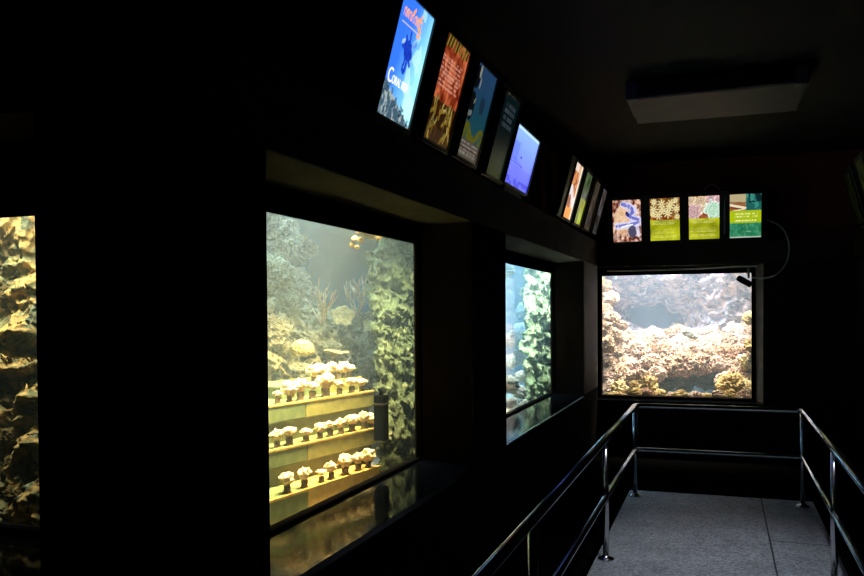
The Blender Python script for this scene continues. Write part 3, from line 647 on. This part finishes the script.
def art_polyps(u, v):
    im = lerp((.42, .18, .10), (.78, .46, .28), fbm(u, v, 10, 61)*1.6-.3)
    def ros(x, y, r, c1, c2):
        d = np.hypot(u-x, (v-y)*1.4); a = np.arctan2(v-y, u-x); w = d*(1+.12*np.sin(a*9)+.12*np.sin(a*5+2)+.5*(fbm(u, v, 12, 66)-.5))
        m = w < r; t = np.clip(1.5*abs(np.sin(w*34+1.6*np.sin(a*7))), 0, 1)*(.75+.5*fbm(u, v, 16, 67)); im[m] = lerp(c2, c1, t)[m]; put(im, (abs(w-r*.93) < .016), [min(1, q*1.15) for q in c1])
    P1 = (.88, .74, .74); P2 = (.50, .30, .32); T1 = (.90, .80, .66); T2 = (.52, .38, .28)
    ros(.08, .90, .16, T1, T2); ros(.72, .93, .16, P1, P2); ros(.38, .87, .20, T1, T2); ros(.95, .90, .12, P1, P2); ros(.46, .70, .12, T1, T2); ros(.15, .64, .25, P1, P2)
    ros(.80, .67, .30, (.86, .99, .88), (.34, .58, .46)); return im
def art_clam(u, v):
    t = fbm(u, v, 12, 71); im = lerp((.34, .11, .06), (1., .84, .72), t*2.2-.65); put(im, (np.hypot(u-.36, (v-.55)*1.1) < .30*(.8+.5*fbm(u, v, 5, 4)))*.85, (.95, .78, .60)); put(im, (np.hypot(u-.34, (v-.26)*1.6) < .16)*.8, (.90, .70, .52))
    path = [(.36, .90), (.54, .86), (.70, .78), (.72, .70), (.58, .63), (.66, .57), (.88, .53), (.90, .46), (.70, .42), (.44, .39), (.14, .38)]
    for a, b in zip(path, path[1:]): put(im, seg(u, v*1.4, a[0]+.02, a[1]*1.4, b[0]+.02, b[1]*1.4, .12*(1+.5*(fbm(u, v, 9, 73)-.5)))*.85, (.86, .84, .97))
    for a, b in zip(path, path[1:]): put(im, seg(u, v*1.4, a[0], a[1]*1.4, b[0], b[1]*1.4, .055*(1+1.2*(fbm(u, v, 9, 74)-.5)))*.85, (.40, .42, .78))
    put(im, seg(u, v, .56, .64, .50, .68, .05), (.18, .18, .50)); put(im, (fbm(u, v, 20, 75) > .62)*.5, (1, .97, .95))
    put(im, (np.hypot(u-.70, (v-.24)*1.2) < .17*(.8+.4*fbm(u, v, 8, 76)))*.9, (.26, .27, .40)); put(im, seg(u, v, .86, .36, .90, .16, .06)*.8, (.92, .90, 1)); put(im, seg(u, v, .30, .36, .70, .41, .018), (.97, .98, 1)); return im
def art_turtle(u, v):
    im = lerp((.08, .38, .24), (.25, .62, .48), fbm(u, v, 7, 81)*1.3-.15); put(im, (v > .6)*1., (.22, .56, .50)); put(im, (v > .6)*(fbm(u, v, 7, 83) > .52)*.8, (.10, .34, .32)); put(im, (v > .80)*(u > .6)*(fbm(u, v, 9, 84) > .42), (.05, .16, .18))
    put(im, (v > .74)*(u < .52)*1., (.74, .68, .52)); put(im, (v > .62)*(v < .80)*(u < .5)*1., (.62, .38, .22)); put(im, seg(u, v, 0, .76, .5, .68, .025), (.96, .92, .80)); put(im, seg(u, v, .02, .70, .4, .65, .012), (.40, .16, .08)); put(im, seg(u, v, 0, .82, .5, .80, .010), (.45, .34, .2)); put(im, seg(u, v, .1, .62, .5, .66, .015), (.9, .85, .7))
    put(im, (v < .62)*(v > .33)*1., (.68, .76, .06)); put(im, (v < .36)*(fbm(u, v, 14, 85) > .55)*.5, (.35, .65, .45)); put(im, (v < .03)*.8, (.85, .85, .8))
    textrows(im, u, v, (.55, .48, .39), (.98, 1, .70), 90, .14, .92, .016, .9); textrows(im, u, v, (.14,), (.6, .8, .6), 95, .5, .75, .012, .7); return im
def art_leaf(seed, c1, c2, dim):
    def f(u, v): return lerp(c1, c2, fbm(u, v, 7, seed)*1.6-.3)*dim
    return f
def screen(parent, w, h, art, strength, mat_name, n=(72, 98)):
    nx, ny = n; me = bpy.data.meshes.new('screen')
    U, V = np.meshgrid(np.linspace(0, 1, nx), np.linspace(0, 1, ny))
    co = np.stack([(U-.5)*w, np.full_like(U, 0), V*h], -1).reshape(-1, 3)
    idx = np.arange(nx*ny).reshape(ny, nx); f = np.stack([idx[:-1, :-1], idx[:-1, 1:], idx[1:, 1:], idx[1:, :-1]], -1).reshape(-1, 4)
    me.from_pydata(co.tolist(), [], f.tolist())
    c = np.clip(art(U, V), 0, 1.3); lin = np.where(c <= .04045, c/12.92, ((c+.055)/1.055)**2.4).reshape(-1, 3)
    at = me.color_attributes.new('print', 'FLOAT_COLOR', 'POINT'); at.data.foreach_set('color', np.concatenate([lin, np.ones((len(lin), 1))], 1).astype(np.float32).ravel())
    m, nt, bs = new_mat(mat_name); L = nt.links
    a = ND(nt, 'ShaderNodeAttribute', attribute_name='print'); L.new(a.outputs['Color'], bs.inputs['Emission Color']); bs.inputs['Emission Strength'].default_value = strength
    bs.inputs['Base Color'].default_value = (.02, .02, .02, 1); bs.inputs['Roughness'].default_value = .25
    me.materials.append(m); o = bpy.data.objects.new('screen', me); col.objects.link(o); o.parent = parent; return o
TILT = math.radians(15.3)
def lightbox(name, loc, rz, label, cat, group, art, strength, w=.4, h=.54, ml=.055, mr=.055, mb=.025, mt=.045, d=.07, edge=None, stand=None):
    t = thing(name, loc, label, cat, group)
    t.rotation_euler = (Matrix.Rotation(rz, 3, 'Z') @ Matrix.Rotation(TILT, 3, 'X')).to_euler()
    # local: -y faces the viewer, z up along the face; origin at the bottom edge of the picture
    b = B(); box(b, -w/2-ml, w/2+mr, .004, d, -mb, h+mt, .005); hs = obj('housing', b, MAT['housing'], t)
    f = B()
    for a in ((-w/2-.012, -w/2, -.012, h+.012), (w/2, w/2+.012, -.012, h+.012)): box(f, a[0], a[1], -.010, .006, a[2], a[3])
    box(f, -w/2, w/2, -.010, .006, -.012, 0); box(f, -w/2, w/2, -.010, .006, h, h+.012); obj('bezel', f, MAT['housing'], t)
    screen(t, w, h, art, strength, name+'_picture')
    if edge:
        e = B(); x = edge; box(e, x-.004, x+.004, -.004, .012, 0, h*.95); obj('edge_glint', e, MAT['glint_strip'], t)  # painted highlight along the housing edge
    if stand:
        s = B(); box(s, -w/2+.05, w/2-.12, -.002, .05, -mb-.075, -mb, .004); obj('stand', s, MAT['white_plastic'], t)
    return t
def letters(t, txt, x, z, size, mat, sx=1.):
    cu = bpy.data.curves.new('lettering', 'FONT'); cu.body = txt; cu.size = size; cu.extrude = .0008
    o = bpy.data.objects.new('lettering', cu); col.objects.link(o)
    me = bpy.data.meshes.new_from_object(o.evaluated_get(bpy.context.evaluated_depsgraph_get())); bpy.data.objects.remove(o)
    me.materials.append(mat); o = bpy.data.objects.new('lettering', me); col.objects.link(o); o.parent = t
    o.rotation_euler = (math.pi/2, 0, 0); o.location = (x, -.003, z); o.scale = (sx, 1, 1); return o
mw, nt, bs = new_mat('white_backlit_letters'); bs.inputs['Emission Color'].default_value = (1, 1, 1, 1); bs.inputs['Emission Strength'].default_value = 1.1
# local +x must run along +y of the room, local -y towards +x : rotate +90 deg about z
RZ = math.pi/2; XP, ZP = -1.45, 2.556
g = 'lightboxes over the left windows'
t = lightbox('lightbox', (XP, 3.535, ZP-.008), RZ, 'bright blue reef poster lightbox, first and brightest of the left ledge row', 'lightbox', g, art_reef, 1.25, w=.395)
letters(t, 'C', -.165, .150, .095, mw, .8); letters(t, 'ORAL REEF', -.112, .152, .054, mw, .74)
lightbox('lightbox', (XP, 4.135, ZP+.004), RZ, 'orange anemone poster lightbox with rows of writing, beside the blue reef one', 'lightbox', g, art_anemone, .72, w=.385)
lightbox('lightbox', (XP, 4.705, ZP+.014), RZ, 'dim teal fish poster lightbox, between orange anemone and unlit dark teal one', 'lightbox', g, art_fish, .6, w=.39)
lightbox('lightbox', (XP, 5.33, ZP+.008), RZ, 'almost unlit dark teal lightbox with grey writing, left of the violet screen', 'lightbox', g, art_dim, .42, w=.40)
lightbox('monitor', (XP+.012, 5.91, ZP+.015), RZ, 'violet blue glowing monitor on a small pale stand on the left ledge', 'monitor', None, art_tv, 1.35, w=.69, h=.41, ml=.02, mr=.03, mb=.02, mt=.025, d=.045, stand=True)
g = 'lightboxes near the corner of the left ledge'
lightbox('lightbox', (XP, 8.07, ZP+.020), RZ, 'bright orange and white lightbox at the near end of the corner group', 'lightbox', g, art_orange, 1.05, ml=.24, edge=-.42, mt=.03)
lightbox('lightbox', (XP, 8.69, ZP+.026), RZ, 'green and yellow lightbox beside the bright orange one near the corner', 'lightbox', g, split_art(art_leaf(5, (.20, .28, .16), (.50, .60, .40), .8), art_leaf(6, (.40, .44, .02), (.78, .86, .16), .95), .5), .85, w=.37)
lightbox('lightbox', (XP, 9.33, ZP+.030), RZ, 'dim grey brown lightbox, third of the corner group', 'lightbox', g, art_leaf(9, (.12, .11, .08), (.46, .42, .34), .9), .6, w=.36)
lightbox('lightbox', (XP, 9.92, ZP+.030), RZ, 'dim lightbox with a blue patch, tucked into the corner', 'lightbox', g, split_art(art_leaf(12, (.22, .16, .12), (.58, .56, .62), .9), art_leaf(14, (.14, .13, .10), (.46, .46, .44), .85), .42), .6, w=.34)
g = 'lightboxes over the end window'
for (x0, x1, art, st, lab) in ((-1.217, -.890, art_clam, 1.0, 'blue and tan clam picture lightbox, leftmost over the end window'),
        (-.784, -.451, split_art(art_flowers, yellow_text(5), .49), .95, 'yellow lightbox with cream star polyps over the end window'),
        (-.348, -.013, split_art(art_polyps, yellow_text(15), .49), .95, 'yellow lightbox with pink and mint green corals over the end window'),
        (.099, .433, art_turtle, .95, 'green lightbox with a yellow band, rightmost over the end window')):
    lightbox('lightbox', ((x0+x1)/2, YB-.02, 2.48), 0, lab, 'lightbox', g, art, st, w=x1-x0, h=.50, mb=.04, mt=.05)
g = 'lightboxes on the right ledge'
lightbox('lightbox', (XR-.03, 9.38, ZP-.02), -RZ, 'dim green lightbox with a bright edge at the far end of the right ledge', 'lightbox', g, art_leaf(21, (.02, .04, .01), (.20, .26, .06), .8), .15, edge=-.21)
lightbox('lightbox', (XR-.03, 8.6, ZP-.02), -RZ, 'dim green lightbox cut by the right edge of the photo', 'lightbox', g, art_leaf(25, (.04, .05, .02), (.34, .38, .16), .8), .25)

# ------------------------------------------------------------------ hanging air conditioner
ac = thing('air_conditioner', (-.045, 6.5, 3.26), 'white ceiling air conditioner hanging in the dark above the end lightboxes', 'air conditioner')
b = B(); prism(b, [(.012, .05), (.012, .165), (.03, .18), (.72, .18), (.73, .02), (.69, -.005), (.04, .04)], 0, -.625, .625); obj('casing', b, MAT['white_plastic'], ac)
for s in (-1, 1):
    b = B(); box(b, min(s*.56, s*.655), max(s*.56, s*.655), 0, .64, .035, .182, .012); obj('end_cap', b, MAT['white_plastic'], ac)
b = B(); box(b, -.56, .56, .004, .014, .056, .158); gr = obj('outlet', b, MAT['dark_plastic'], ac)
for z in (.078, .105, .132):
    b = B(); box(b, -.555, .555, -.004, .006, z-.002, z+.002); obj('louvre', b, MAT['dark_plastic'], gr)
b = B(); box(b, -.006, .010, -.006, .008, .055, .155); obj('divider', b, MAT['white_plastic'], ac)

# ------------------------------------------------------------------ handrail
rail = thing('handrail', (0, 3, 0), 'stainless steel handrail with two bars around three sides of the walkway', 'railing')
o3 = Vector((0, 3, 0)); XL, XRr, YE = -.72, .645, 7.39
for nm, z, r in (('top_rail', .805, .024), ('mid_rail', .415, .019)):
    b = B(); tube(b, [p-o3 for p in bend([(XL, -1.5, z), (XL, YE, z), (XRr, YE, z), (XRr, -1.5, z)], .07 if nm == 'top_rail' else .03)], r, 16); obj(nm, b, MAT['steel'], rail)
for x, y in ((XL, YE-.02), (XL, 5.43), (XL, 3.22), (XL, 1.05), (XRr, YE-.0), (XRr, 5.40), (XRr, 3.2), (XRr, 1.0)):
    b = B(); tube(b, [Vector((x, y, 0))-o3, Vector((x, y, .79))-o3], .021, 16); ps = obj('post', b, MAT['steel'], rail)
    b = B(); lathe(b, [(.055, .0), (.055, .008), (.045, .014), (.026, .022), (.024, .03)], 24, (x, y-3, 0)); obj('foot_flange', b, MAT['steel'], ps)

# ------------------------------------------------------------------ camera on its cable, cables
def bz(pts, n=40):
    pts = [Vector(p) for p in pts]; P = [pts[0]]+pts+[pts[-1]]; out = []
    for i in range(1, len(P)-2):
        for k in range(n):
            t = k/n; a, b_, c, d = P[i-1:i+3]
            out.append(.5*((2*b_)+(-a+c)*t+(2*a-5*b_+4*c-d)*t*t+(-a+3*b_-3*c+d)*t**3))
    return out+[pts[-1]]
yc = YB-.015
q = lambda px, py, y=yc: on(px, py, 1, y)
sc = thing('security_camera', q(747, 276), 'small black camera hanging before the top right corner of the end window', 'camera')
dv = (q(738, 279)-q(751, 286)).normalized()
b = B(); box(b, -.045, .045, -.085, .085, -.035, .035, .008); bo = obj('body', b, MAT['dark_plastic'], sc)
ctr = q(744.5, 281.5, yc-.02)-q(747, 276); zax = Vector((dv.z*-1, 0, dv.x)).normalized()
if zax.z < 0: zax = -zax
xax = dv.cross(zax).normalized(); bo.matrix_local = Matrix.Translation(ctr) @ Matrix((xax, dv, zax)).transposed().to_4x4()
b = B(); tube(b, [(0, .084, 0), (0, .094, 0)], .026, 20); obj('lens', b, MAT['seal'], bo)
b = B(); tube(b, [q(748.5, 268)-q(747, 276), q(748.5, 278)-q(747, 276)], .014, 10); obj('bracket', b, MAT['cable'], sc)
b = B(); tube(b, bz([q(607, 271.2), q(650, 270.3), q(700, 268.6), q(735, 266.6), q(750, 266.4), q(757, 266.2)]), .010, 8); tag(obj('cable', b, MAT['cable']), 'grey cable run along the lower edge of the end beam', 'cable')
b = B(); tube(b, bz([q(752, 277.5), q(762, 278.2), q(774, 276), q(785, 266), q(789.5, 250), q(787, 236), q(780, 226), q(766, 219)]), .011, 8); tag(obj('cable', b, MAT['cable']), 'white cable looping from the hanging camera up to the rightmost green lightbox', 'cable')
b = B(); tube(b, bz([q(703, 192, yc+.05), q(706, 187.5, yc+.05), q(711, 184.5, yc+.05), q(717, 186.5, yc+.05), q(720, 192, yc+.05)]), .009, 8); tag(obj('cable', b, MAT['cable']), 'short grey cable loop over the lightbox with pink and mint corals', 'cable')
b = B(); tube(b, bz([q(724, 196, yc-.12), q(724.5, 215, yc-.07), q(724.5, 234, yc-.03)]), .008, 8); tag(obj('cable', b, MAT['cable']), 'thin upright cable between the two rightmost end lightboxes', 'cable')

# ------------------------------------------------------------------ dim world, added floor light
w = bpy.data.worlds.new('world'); scn.world = w; w.use_nodes = True
w.node_tree.nodes['Background'].inputs[0].default_value = (.02, .02, .022, 1); w.node_tree.nodes['Background'].inputs[1].default_value = 1
ld = bpy.data.lights.new('floor_fill_spot', 'SPOT'); ld.energy = 190; ld.color = (.86, .92, 1); ld.spot_size = math.radians(44); ld.spot_blend = 1.; ld.shadow_soft_size = .06  # unseen spot added to brighten the walkway floor
lo = bpy.data.objects.new('floor_fill_spot', ld); col.objects.link(lo); lo.location = (0, 4.3, 3.42); lo.rotation_euler = (math.radians(19), 0, 0)

scn.view_settings.view_transform = 'Standard'; scn.view_settings.look = 'None'; scn.view_settings.exposure = 0; scn.view_settings.gamma = 1; scn.view_settings.use_curve_mapping = False
scn.cycles.use_denoising = True
scn.cycles.max_bounces = 10; scn.cycles.diffuse_bounces = 5; scn.cycles.volume_bounces = 1; scn.cycles.transparent_max_bounces = 12
scn.cycles.sample_clamp_indirect = 6
